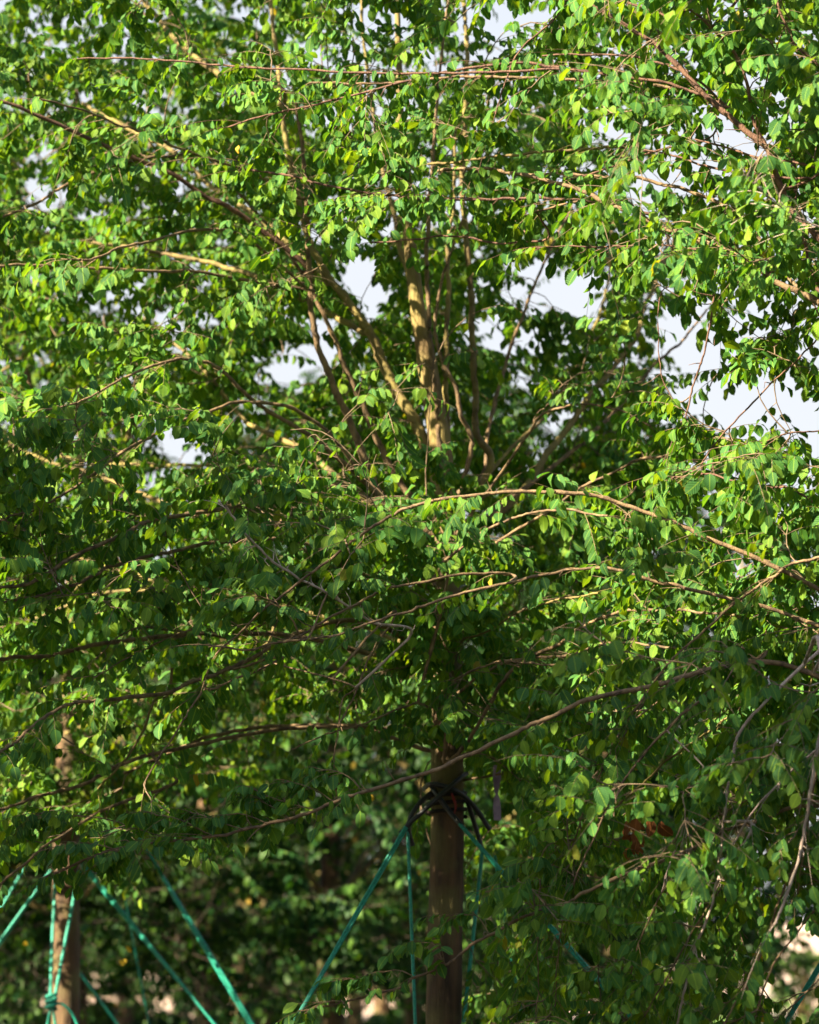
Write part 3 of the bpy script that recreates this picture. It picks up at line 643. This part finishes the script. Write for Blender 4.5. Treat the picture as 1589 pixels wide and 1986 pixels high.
for q in [[(720, 1924), (690, 1900), (650, 1902)], [(860, 1865), (840, 1832), (795, 1830)], [(950, 1813), (925, 1778), (880, 1776)], [(1040, 1768), (1010, 1730), (960, 1728)], [(660, 1941), (620, 1945), (585, 1970)], [(800, 1893), (770, 1880), (730, 1890)]]:
    RL.append((q, 7.95, 8.0, 1.6, .9, 'B', 2.3, .1))
for k, (pts, Y0, Y1, r0, r1, mm, dn, lf) in enumerate(RL):
    right.limb(px2(pts, Y0, Y1), rr(r0, Y0) * .70, rr(r1, Y1) * .84, BM[mm], dens=dn, leaf_from=lf, noise=.0022, size=.049, lmax=.28 if dn < 1.45 else .13, spurs=16 if mm == 'W' else 5)

# ------------------------------------------------------------------ crowns: leafy shoots filling the volume
def sample(n, rng, boxes):
    """boxes: (x0,x1,y0,y1,Y0,Y1,weight) in photo pixels"""
    wts = np.array([b[6] * (b[1] - b[0]) * (b[3] - b[2]) for b in boxes], float); wts /= wts.sum()
    out = []
    for k in rng.choice(len(boxes), n, p=wts):
        b = boxes[k]; out.append(P(rng.uniform(b[0], b[1]), rng.uniform(b[2], b[3]), rng.uniform(b[4], b[5])))
    out = np.array(out)
    return out[open_here(out, rng, .1)]
tg = sample(1190, main.rng, [
    (-220, 1300, -420, 560, 8.9, 12.4, 1.0), (-220, 1250, 560, 1080, 9.2, 12.0, .8), (-200, 780, 760, 1180, 8.5, 9.4, .8),
    (-150, 1150, 1080, 1400, 9.3, 11.4, .8), (-100, 500, 1400, 1640, 9.2, 10.8, .35), (880, 1330, 1250, 1700, 8.9, 11.2, 1.1), (450, 1000, 1400, 1560, 9.0, 10.8, .35),
    (900, 1300, 1700, 1990, 9.2, 10.8, .6), (780, 960, 960, 1480, 9.2, 9.8, 2.2), (20, 420, 1570, 1670, 8.3, 9.2, 1.2), (0, 220, 1610, 1710, 8.6, 9.6, 1.5), (820, 900, 1440, 1510, 9.3, 9.7, 2)])
main.fill(tg)
tg = sample(230, main.rng, [(420, 1320, 430, 1000, 10.6, 12.6, 1), (880, 1330, 560, 1000, 10.3, 12.2, .6)])
main.fill(tg, cut=2.2)
main.finish()
tg = sample(640, right.rng, [
    (1150, 1900, -320, 520, 7.3, 9.2, 1.0), (500, 1150, -250, 430, 8.4, 9.2, .45), (1300, 1850, 520, 900, 7.6, 8.8, .45), (1200, 1850, 880, 1250, 7.8, 9.2, 1.0),
    (1100, 1850, 1200, 1700, 7.3, 8.8, 1.15), (1260, 1620, 530, 900, 8.2, 9.3, 1.1), (1400, 1720, -20, 520, 7.6, 9.2, .9), (1240, 1420, 180, 420, 8.6, 9.6, .6), (1400, 1720, 880, 1560, 8.0, 9.3, .8), (1000, 1700, 1650, 2050, 7.5, 8.8, .75)])
right.fill(tg, size=.052)
right.finish()
print("leaves main", main.lv.count(), "right", right.lv.count())

# ------------------------------------------------------------------ LEFT TREE
YL = 13.0
lb = P(128, 1800, YL); lb[2] = 0
left = Tree("elm_tree", "elm at the left edge with a sunlit band on its roped trunk, farther back", tuple(lb), 37)
W = Wood()
lt = np.array([[lb[0], YL, -.05], [lb[0], YL, .5]] + [P(x, y, YL) for x, y in [(128, 1986), (128, 1700), (132, 1500), (135, 1380), (150, 1200), (195, 1000), (262, 790), (284, 660), (290, 590), (312, 534), (300, 400), (290, 250), (280, 80)]])
LC = smooth(lt, 110); W.add(LC, smooth(np.array([.09, .07, .066, .063, .058, .054, .046, .036, .028, .022, .019, .016, .012, .008, .004])[:, None], 110)[:, 0], 16)
left.own(W.build("trunk", M_TRUNK)); left.nodes(LC[LC[:, 2] > 1.9], 0)
for pts, Y0, Y1, r0, r1, mm in [
    ([(150, 1200), (90, 950), (40, 700), (28, 500), (25, 360), (0, 270), (-20, 150)], 13, 13.2, 9, 6, 'B'),
    ([(150, 1200), (150, 900), (135, 600), (130, 400), (136, 300), (150, 180)], 13.1, 13.3, 9, 5, 'B'),
    ([(262, 790), (330, 650), (420, 560), (500, 480)], 13, 13.2, 5, 3, 'L'),
    ([(150, 1250), (60, 1150), (-60, 1100)], 12.9, 12.5, 5, 3, 'L'), ([(140, 1350), (260, 1280), (400, 1250), (520, 1230)], 12.9, 12.5, 5, 3, 'L'),
    ([(180, 1050), (320, 960), (430, 900)], 13, 12.6, 5, 2, 'L'), ([(135, 1420), (250, 1360), (360, 1390)], 12.9, 12.2, 4, 2, 'L'),
    ([(200, 960), (101, 670), (60, 685), (0, 725)], 12.8, 12.4, 4, 3, 'L'), ([(200, 980), (320, 680), (200, 632), (108, 655)], 12.8, 12.4, 3, 2, 'L'), ([(180, 1000), (150, 700), (90, 630), (0, 612)], 12.7, 12.3, 4, 3, 'L')]:
    left.limb(px2(pts, Y0, Y1), rr(r0, Y0), rr(r1, Y1), BM[mm], dens=.5, leaf_from=.3, lmax=.26)
tg = sample(620, left.rng, [(-320, 620, -60, 760, 11.6, 14.2, .8), (-320, 620, 760, 1250, 11.6, 14.2, 1), (-320, 560, 1250, 1520, 11.8, 14.0, .9), (-320, 60, 1500, 1700, 12.2, 14, .4), (220, 560, 1500, 1650, 12.5, 14, .5)])
left.fill(tg, lmax=.28)
left.fill(sample(60, left.rng, [(40, 260, 1380, 1700, 12.2, 12.8, 1)]))
left.finish(far=True)

# ------------------------------------------------------------------ trees behind: two grown, then copied
def back_tree(name, label, seed, H, rad, low, n, leafm=None, size=.058):
    t = Tree(name, label, (0, 0, 0), seed, "trees of the rows behind")
    rng = t.rng
    pts = np.array([[0, 0, -.05], [0, 0, H * .14], [.03, .02, H * .27], [-.03, .03, H * .45], [.04, -.02, H * .7], [0, 0, H]])
    C = smooth(pts, 50); W = Wood(); W.add(C, smooth(np.array([.09, .07, .062, .05, .03, .006])[:, None], 50)[:, 0], 10)
    t.own(W.build("trunk", M_TRUNK)); t.nodes(C[C[:, 2] > min(1.2, H * .2)], 0)
    for k in range(9):
        a = k * 2.4 + rng.uniform(-.3, .3); z0 = rng.uniform(min(1.3, H * .3), H * .55); r_ = rad * rng.uniform(.6, .9)
        q = np.array([[0, 0, z0], [r_ * .4 * math.cos(a), r_ * .4 * math.sin(a), z0 + .4], [r_ * math.cos(a), r_ * math.sin(a), z0 + rng.uniform(.2, .9)]])
        t.limb(q, .022, .006, M_LIMB, dens=0)
    a = rng.uniform(0, 2 * math.pi, n); zz = low + (H - low) * rng.random(n) ** .85
    prof = np.interp((zz - low) / (H - low), [0, .15, .45, .8, 1], [.75, .95, 1, .62, .12])
    r_ = rad * prof * np.sqrt(rng.uniform(.15, 1, n))
    T = np.stack([r_ * np.cos(a), r_ * np.sin(a), zz], -1)
    T[:, 2] -= .15 * (r_ / rad)
    global open_here
    keep = open_here; open_here = lambda p, rng, boost=0: np.ones(len(p), bool)
    t.fill(T, size=size, lmax=.34, dens=1.2, cut=2.5, r=(.005, .002))
    open_here = keep
    t.finish(far=True, leafm=leafm or M_LEAF_BACK_SHADED)
    return t.root
def copy_tree(o, loc, rz, s, label):
    c = o.copy(); COL.objects.link(c); c.location = loc; c.rotation_euler = (0, 0, rz); c.scale = (s, s, s); c['label'] = label
    for ch in o.children:
        d = ch.copy(); COL.objects.link(d); d.parent = c
    return c
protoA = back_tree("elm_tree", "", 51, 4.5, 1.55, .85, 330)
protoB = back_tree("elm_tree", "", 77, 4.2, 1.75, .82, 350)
spots = [  # photo px, Y, which, rotation, scale, label
 (-120, 17.0, 'A', .3, 1.3, "shaded elm cut off by the left edge, behind the ropes"),
 (160, 17.5, 'B', 1.2, .95, "dark elm directly behind the left roped trunk"),
 (650, 18.5, 'A', 2.2, 1.15, "dark elm filling the shade between the two roped trunks"),
 (862, 17.5, 'B', 3.0, 1.2, "dark elm directly behind the central roped trunk"),
 (1180, 18.0, 'A', 4.1, 1.05, "dark elm behind the rust brown dry leaves"),
 (400, 23.0, 'B', .9, 1.05, "far elm behind the long slanting ropes on the left"),
 (520, 24.0, 'A', 4.0, 1.05, "far elm low between left ropes and central trunk"),
 (800, 25.0, 'B', 2.0, 1.05, "far elm behind the vertical green rope beside the central trunk"),
 (-100, 31.0, 'A', .5, 1.25, "distant elm at the far left under the canopy"),
 (250, 32.0, 'B', 1.5, 1.25, "distant elm low behind the long slanting rope"),
 (470, 30.0, 'A', 2.5, 1.2, "distant elm low between the two roped trunks, left one"),
 (690, 31.5, 'B', 3.5, 1.25, "distant elm low beside the double rope of the central trunk"),
 (960, 31.0, 'A', 4.5, 1.2, "distant elm low right of the central trunk"),
 (1170, 25.5, 'B', 5.5, .95, "distant elm low behind the brown leaf cluster"),
 (20, 40.0, 'B', 2.5, 1.35, "most distant elm at the left over the pale ground"),
 (420, 41.0, 'A', 3.5, 1.35, "most distant elm over the pale ground between the left ropes"),
 (740, 40.0, 'B', 4.5, 1.4, "most distant elm just left of the central trunk"),
 (1080, 42.0, 'A', .5, 1.35, "most distant elm right of the central trunk"),
 (1080, 24.5, 'A', 5.0, 1.1, "far elm behind the hanging purple tag and its tree"),
]
for k, (x, Y, wh, rz, s_, lab) in enumerate(spots):
    X = (x - PX0) / F * Y
    src = protoA if wh == 'A' else protoB
    first = (k == 0) or (k == 1)
    if first:
        src.location = (X, Y, 0); src.rotation_euler = (0, 0, rz); src.scale = (s_,) * 3; src['label'] = lab
    else:
        copy_tree(src, (X, Y, 0), rz, s_, lab)
# the next row of trees, left of the frame, whose shade falls across the lower crowns
for k, (x, y, s_) in enumerate([(-4.0, 4.9, 1.5), (-3.45, 6.9, 1.2), (-4.8, 9.5, 1.15), (-4.7, 3.2, 1.55), (-5.2, 13.4, 1.2), (-5.9, 16.6, 1.35), (-6.2, 20.5, 1.3), (-7.3, 25.0, 1.3), (-8.6, 29.5, 1.35)]):
    copy_tree(protoA if k % 2 else protoB, (x, y, 0), k * 1.3, s_, "tall elm of the next row standing out of view beyond the left edge")
for k, (x, y, s_) in enumerate([(-7.5, -3.5, 1.3), (-3.8, -2.6, 1.3), (-.3, -3.2, 1.35), (3.2, -2.6, 1.3), (6.5, -1.5, 1.3), (5.6, 4.5, 1.2), (5.4, 9.2, 1.2), (5.9, 13.0, 1.3), (7.4, 17.0, 1.3)]):  # unseen rows added behind and at right to block low sky light
    copy_tree(protoB if k % 2 else protoA, (x, y, 0), k * 1.7, s_, "tall added elm, unseen behind the viewer, blocking low sky light" if y < 0 else "tall added elm, unseen beyond the right edge, blocking low sky light")
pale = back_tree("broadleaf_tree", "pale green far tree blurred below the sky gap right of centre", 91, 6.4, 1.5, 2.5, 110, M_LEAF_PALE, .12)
del pale['group']
pale.location = ((1180 - PX0) / F * 28, 28, 0)
high = back_tree("elm_tree", "shaded elm behind the drooping branches at lower right, pale ground below its crown", 64, 4.4, 1.8, 1.45, 240)
high.location = ((1440 - PX0) / F * 20, 20, 0)
def bush(name, label, x, Y, H, rad, seed):
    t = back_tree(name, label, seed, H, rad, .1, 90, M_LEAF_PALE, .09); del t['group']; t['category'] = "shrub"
    t.location = ((x - PX0) / F * Y, Y, 0)
bush("shrub", "bright yellow green shrub in sun at the lower right corner", 1545, 31, 1.15, .9, 95)

def hedge():
    rng = np.random.default_rng(8); lv = Leaves(); n = 26000
    b = np.stack([rng.uniform(-12, 4.8, n), 54 + rng.normal(0, .5, n), 3.1 * rng.random(n) ** .9], -1)
    b[:, 2] *= .86 + .14 * np.sin(b[:, 0] * 1.3) * np.sin(b[:, 0] * .37 + 1)
    a = np.array([0, -.5, -.5]) + rng.normal(0, .7, (n, 3)); nn = np.array([0, -.5, .7]) + rng.normal(0, .5, (n, 3))
    lv.add(b, a, nn, rng.uniform(.10, .2, n), rng.uniform(.1, .9, n))
    o = lv.build("hedge", M_LEAF_BACK_SHADED, far=True, rng=rng, aspect=.34)
    W = Wood()
    for x in np.arange(-12, 4.8, .45): W.add(smooth(np.array([[x, 54, -.05], [x + .1, 54.1, 1.2], [x - .05, 54, 2.6]]), 8), np.linspace(.05, .01, 8), 5)
    W.build("stem", M_TRUNK, o)
    tag(o, "long dark hedge far off behind all the trees, along the pale ground", "hedge")
def tag(o, label, cat, group=None):
    o['label'] = label; o['category'] = cat
    if group: o['group'] = group
    return o
hedge()
def undergrowth():
    rng = np.random.default_rng(18); lv = Leaves(); n = 22000
    x = rng.uniform(-9, 3.5, n); hgt = .50 + .16 * np.sin(x * 2.1) + .12 * np.sin(x * 5.3 + 1) + .08 * np.sin(x * 11.7)
    b = np.stack([x, 33 + rng.normal(0, .5, n), hgt * rng.random(n) ** .8], -1)
    a = np.array([0, -.4, .3]) + rng.normal(0, .7, (n, 3)); nn = np.array([0, -.5, .7]) + rng.normal(0, .5, (n, 3))
    lv.add(b, a, nn, rng.uniform(.06, .13, n), rng.uniform(.1, .9, n))
    lv.build("undergrowth", M_LEAF_BACK_SHADED, far=True, rng=rng, aspect=.3)['kind'] = 'stuff'
undergrowth()
# ------------------------------------------------------------------ ropes, hoses, tags
def tag(o, label, cat, group=None):
    o['label'] = label; o['category'] = cat
    if group: o['group'] = group
    return o
def ground_end(p0, p1, Y0, Y1):
    """carry the line p0->p1 (pixels) on until it meets the ground"""
    for k in np.linspace(1, 8, 400):
        x, y = p0[0] + (p1[0] - p0[0]) * k, p0[1] + (p1[1] - p0[1]) * k
        q = P(x, y, Y0 + (Y1 - Y0) * min(1, k / 3))
        if q[2] < -.04: return q
    return q
def rope(p0, p1, Y0, Y1, label, rad=.0052, strands=2, sag=.01):
    A = P(*p0, Y0); B = ground_end(p0, p1, Y0, Y1)
    n = 90; u = np.linspace(0, 1, n)[:, None]
    C = A + (B - A) * u - UP * sag * 4 * u * (1 - u)
    T = nrm(np.gradient(C, axis=0)); N1 = nrm(np.cross(T, np.array([0, 1., 0]))); N2 = np.cross(T, N1)
    W = Wood()
    ph = np.linspace(0, 5, n)[:, None] + p0[0]
    for k in range(strands):
        off = (N1 * np.cos(ph + k * math.pi) + N2 * np.sin(ph + k * math.pi) * .6) * rad * .85 if strands > 1 else 0
        W.add(C + off, np.full(n, rad), 8)
    return tag(W.build("guy_rope", M_ROPE), label, "rope", "green guy ropes staking the trees")
rope((788, 1604), (582, 1958), 9.86, 9.3, "thick double green rope slanting down left from the central trunk")
rope((791, 1612), (806, 1986), 9.9, 9.7, "thin green rope hanging almost straight down left of the central trunk", strands=1, rad=.006)
rope((891, 1597), (1157, 1893), 9.86, 9.9, "green rope slanting down right from the central trunk")
rope((936, 1650), (899, 1983), 10.05, 9.8, "green rope dropping close along the right side of the central trunk", strands=1, rad=.007)
rope((960, 1660), (1006, 1933), 10.3, 11.5, "dim dark green rope running back behind the right of the central trunk", strands=1, rad=.006)
rope((262, 1610), (490, 1986), 12.6, 12.2, "longest bright green rope slanting right, upper one of the left tree", rad=.0075)
rope((160, 1676), (420, 1986), 12.9, 12.4, "green rope slanting right from the left trunk beside the purple tag", rad=.0065)
rope((99, 1688), (0, 1826), 12.95, 12.6, "green rope leaving the left trunk towards the left edge", rad=.006)
rope((48, 1682), (0, 1764), 13.2, 13.2, "short bit of green rope highest at the left edge", strands=1, rad=.007)
rope((226, 1650), (285, 1960), 13.9, 15.2, "dim dark green rope hanging behind the left tree's bright ropes", strands=1, rad=.0042)
rope((150, 1880), (215, 1966), 14.4, 14.8, "dim low green rope just right of the left trunk", strands=1, rad=.006)
rope((1640, 1790), (1520, 1986), 8.6, 8.4, "double green rope crossing the lower right corner", rad=.005)
# knotted loop on the left trunk
W = Wood()
kn = P(100, 1944, 12.55)
for a, b in (((108, 1700), (98, 1938)), ((154, 1690), (106, 1938))):
    W.add(smooth(np.array([P(*a, 12.9), P((a[0] + b[0]) / 2 - 1, (a[1] + b[1]) / 2, 12.75), P(*b, 12.56)]), 30), np.full(30, .0075), 8)
tt = np.linspace(0, 6 * math.pi, 60)
W.add(np.stack([kn[0] + .020 * np.cos(tt), kn[1] + .020 * np.sin(tt), kn[2] + np.linspace(-.03, .035, 60)], -1), np.full(60, .009), 8)
for pts in ([(100, 1950), (92, 1990), (88, 2040), (84, 2300)], [(102, 1950), (108, 1990), (114, 2040), (120, 2300)], [(106, 1944), (125, 1950), (142, 1970), (152, 2000), (150, 2060)]):
    W.add(smooth(np.array([P(*p, 12.55) for p in pts]), 30), np.full(30, .006), 8)
tag(W.build("guy_rope", M_ROPE), "two green strands meeting in a knot in front of the left trunk", "rope", "green guy ropes staking the trees")

def hose(pts, Ys, label, rad=.0088):
    W = Wood(); q = np.array([P(x, y, Y) for (x, y), Y in zip(pts, Ys)])
    C = smooth(q, 40); W.add(C, np.full(40, rad), 12); W.add(C[::-1], np.full(40, rad * .72), 12)
    return tag(W.build("hose_sleeve", M_HOSE), label, "hose", "black hoses cushioning the ropes")
hose([(905, 1500), (887, 1514), (860, 1537), (830, 1565), (800, 1592), (777, 1616)], [9.98, 9.91, 9.88, 9.87, 9.87, 9.86], "black hose crossing the trunk down to the left, over the other hoses")
hose([(836, 1524), (850, 1544), (872, 1574), (894, 1600)], [9.95, 9.905, 9.895, 9.86], "black hose crossing the trunk down to the right into a green rope")
hose([(822, 1530), (832, 1522), (850, 1522), (880, 1532), (905, 1548), (930, 1578), (950, 1610)], [10.0, 9.93, 9.91, 9.915, 9.95, 9.98, 9.99], "black hose arching over the trunk and hanging out to the right")
hose([(893, 1528), (907, 1556), (918, 1590), (928, 1622), (936, 1652)], [9.99, 10.0, 10.03, 10.05, 10.05], "short black hose dropping behind the right of the trunk")
hose([(800, 1640), (792, 1600), (812, 1560), (840, 1535)], [9.92, 9.9, 9.92, 9.95], "hose half hidden by leaves left of the trunk", rad=.009)
# dark rubber wrap around the trunk
W = Wood(); zc = P(866, 1560, YM)[2]; th = np.linspace(0, 2 * math.pi * 3, 120)
W.add(np.stack([P(866, 1560, YM)[0] + .069 * np.cos(th), YM + .069 * np.sin(th), zc - .045 + np.linspace(0, .085, 120)], -1), np.full(120, .007), 10)
tag(W.build("rubber_wrap", plain_mat("rubber", (.010, .008, .008), (.030, .018, .016), 40, .7, .3)), "dark rubber wrap coiled round the central trunk under the hoses", "wrap")
def strip(pts, Ys, widths, name, m, label, cat, twist=0.0, th=.0012, parent=None):
    q = smooth(np.array([P(x, y, Y) for (x, y), Y in zip(pts, Ys)]), 24); wd = np.interp(np.linspace(0, 1, 24), np.linspace(0, 1, len(widths)), widths)
    ang = np.linspace(0, twist, 24) + .2
    A = np.stack([np.cos(ang), np.sin(ang), 0 * ang], -1); B = np.stack([-np.sin(ang), np.cos(ang), 0 * ang], -1)
    V = np.stack([q - A * wd[:, None] + B * th, q + A * wd[:, None] + B * th, q + A * wd[:, None] - B * th, q - A * wd[:, None] - B * th], 1).reshape(-1, 3)
    Fc = [[i * 4 + s, i * 4 + (s + 1) % 4, i * 4 + 4 + (s + 1) % 4, i * 4 + 4 + s] for i in range(23) for s in range(4)] + [[3, 2, 1, 0], [92, 93, 94, 95]]
    me = bpy.data.meshes.new(name); me.from_pydata([tuple(v) for v in V], [], Fc)
    return tag(link(name, me, m), label, cat)
def twig_line(parent, pts, Ys, r):
    W = Wood(); W.add(smooth(np.array([P(x, y, Y) for (x, y), Y in zip(pts, Ys)]), 16), np.linspace(r, r * .6, 16), 6)
    return parent.own(W.build("branch", M_BRANCH))
twig_line(main, [(868, 1522), (905, 1512), (940, 1507), (975, 1500)], [10, 9.98, 9.95, 9.9], .006)
strip([(964, 1484), (964, 1510), (963, 1535), (964, 1545), (964, 1562), (965, 1591)], [9.92] * 6, [.012, .016, .010, .0035, .012, .0165, .0165], "tree_tag", M_TAG, "faded purple tag hanging from a twig right of the central trunk", "tag", .5)
strip([(199, 1655), (198, 1672), (197, 1688), (196, 1706)], [12.7] * 4, [.012, .018, .019, .014], "tree_tag", M_TAG, "dark purple tag hanging beside the left trunk above the ropes", "tag", -.3)
strip([(876, 1538), (881, 1552), (884, 1564), (881, 1582)], [9.89, 9.885, 9.89, 9.90], [.003, .005, .004, .001], "red_tape", M_RED, "small red tape showing between the hoses on the central trunk", "tape", .4)

# rust brown dry leaves hanging right of the trunk, single yellow leaves
def dry(tree, spots_, m, name, size, label):
    lv = Leaves(); rng = np.random.default_rng(3)
    for x, y, Y, k in spots_:
        b = P(x, y, Y) + rng.normal(0, .012, (k, 3))
        a = np.array([0, 0, -1.]) + rng.normal(0, .45, (k, 3)); n = np.array([-.3, -1, .2]) + rng.normal(0, .5, (k, 3))
        lv.add(b, a, n, size * rng.uniform(.8, 1.2, k), rng.uniform(.3, 1.2, k))
    o = tree.own(lv.build(name, m, rng=rng)); o['label'] = label
dry(right, [(1218, 1590, 8.6, 5), (1226, 1625, 8.6, 6), (1268, 1598, 8.6, 4)], M_LEAF_DEAD, "dry_leaves", .052, "rust brown dry leaves")
dry(main, [(936, 1126, 8.5, 1), (466, 278, 8.9, 1), (718, 1540, 10.4, 2)], M_LEAF_YEL, "yellow_leaves", .035, "yellow leaves")
dry(left, [(235, 1862, 12.8, 2), (47, 1824, 12.8, 2), (245, 1842, 12.8, 1)], M_LEAF_YEL, "yellow_leaves", .035, "yellow leaves")
print("objects", len(bpy.data.objects), "leaf polys", sum(len(o.data.polygons) for o in bpy.data.objects if o.type == 'MESH'))
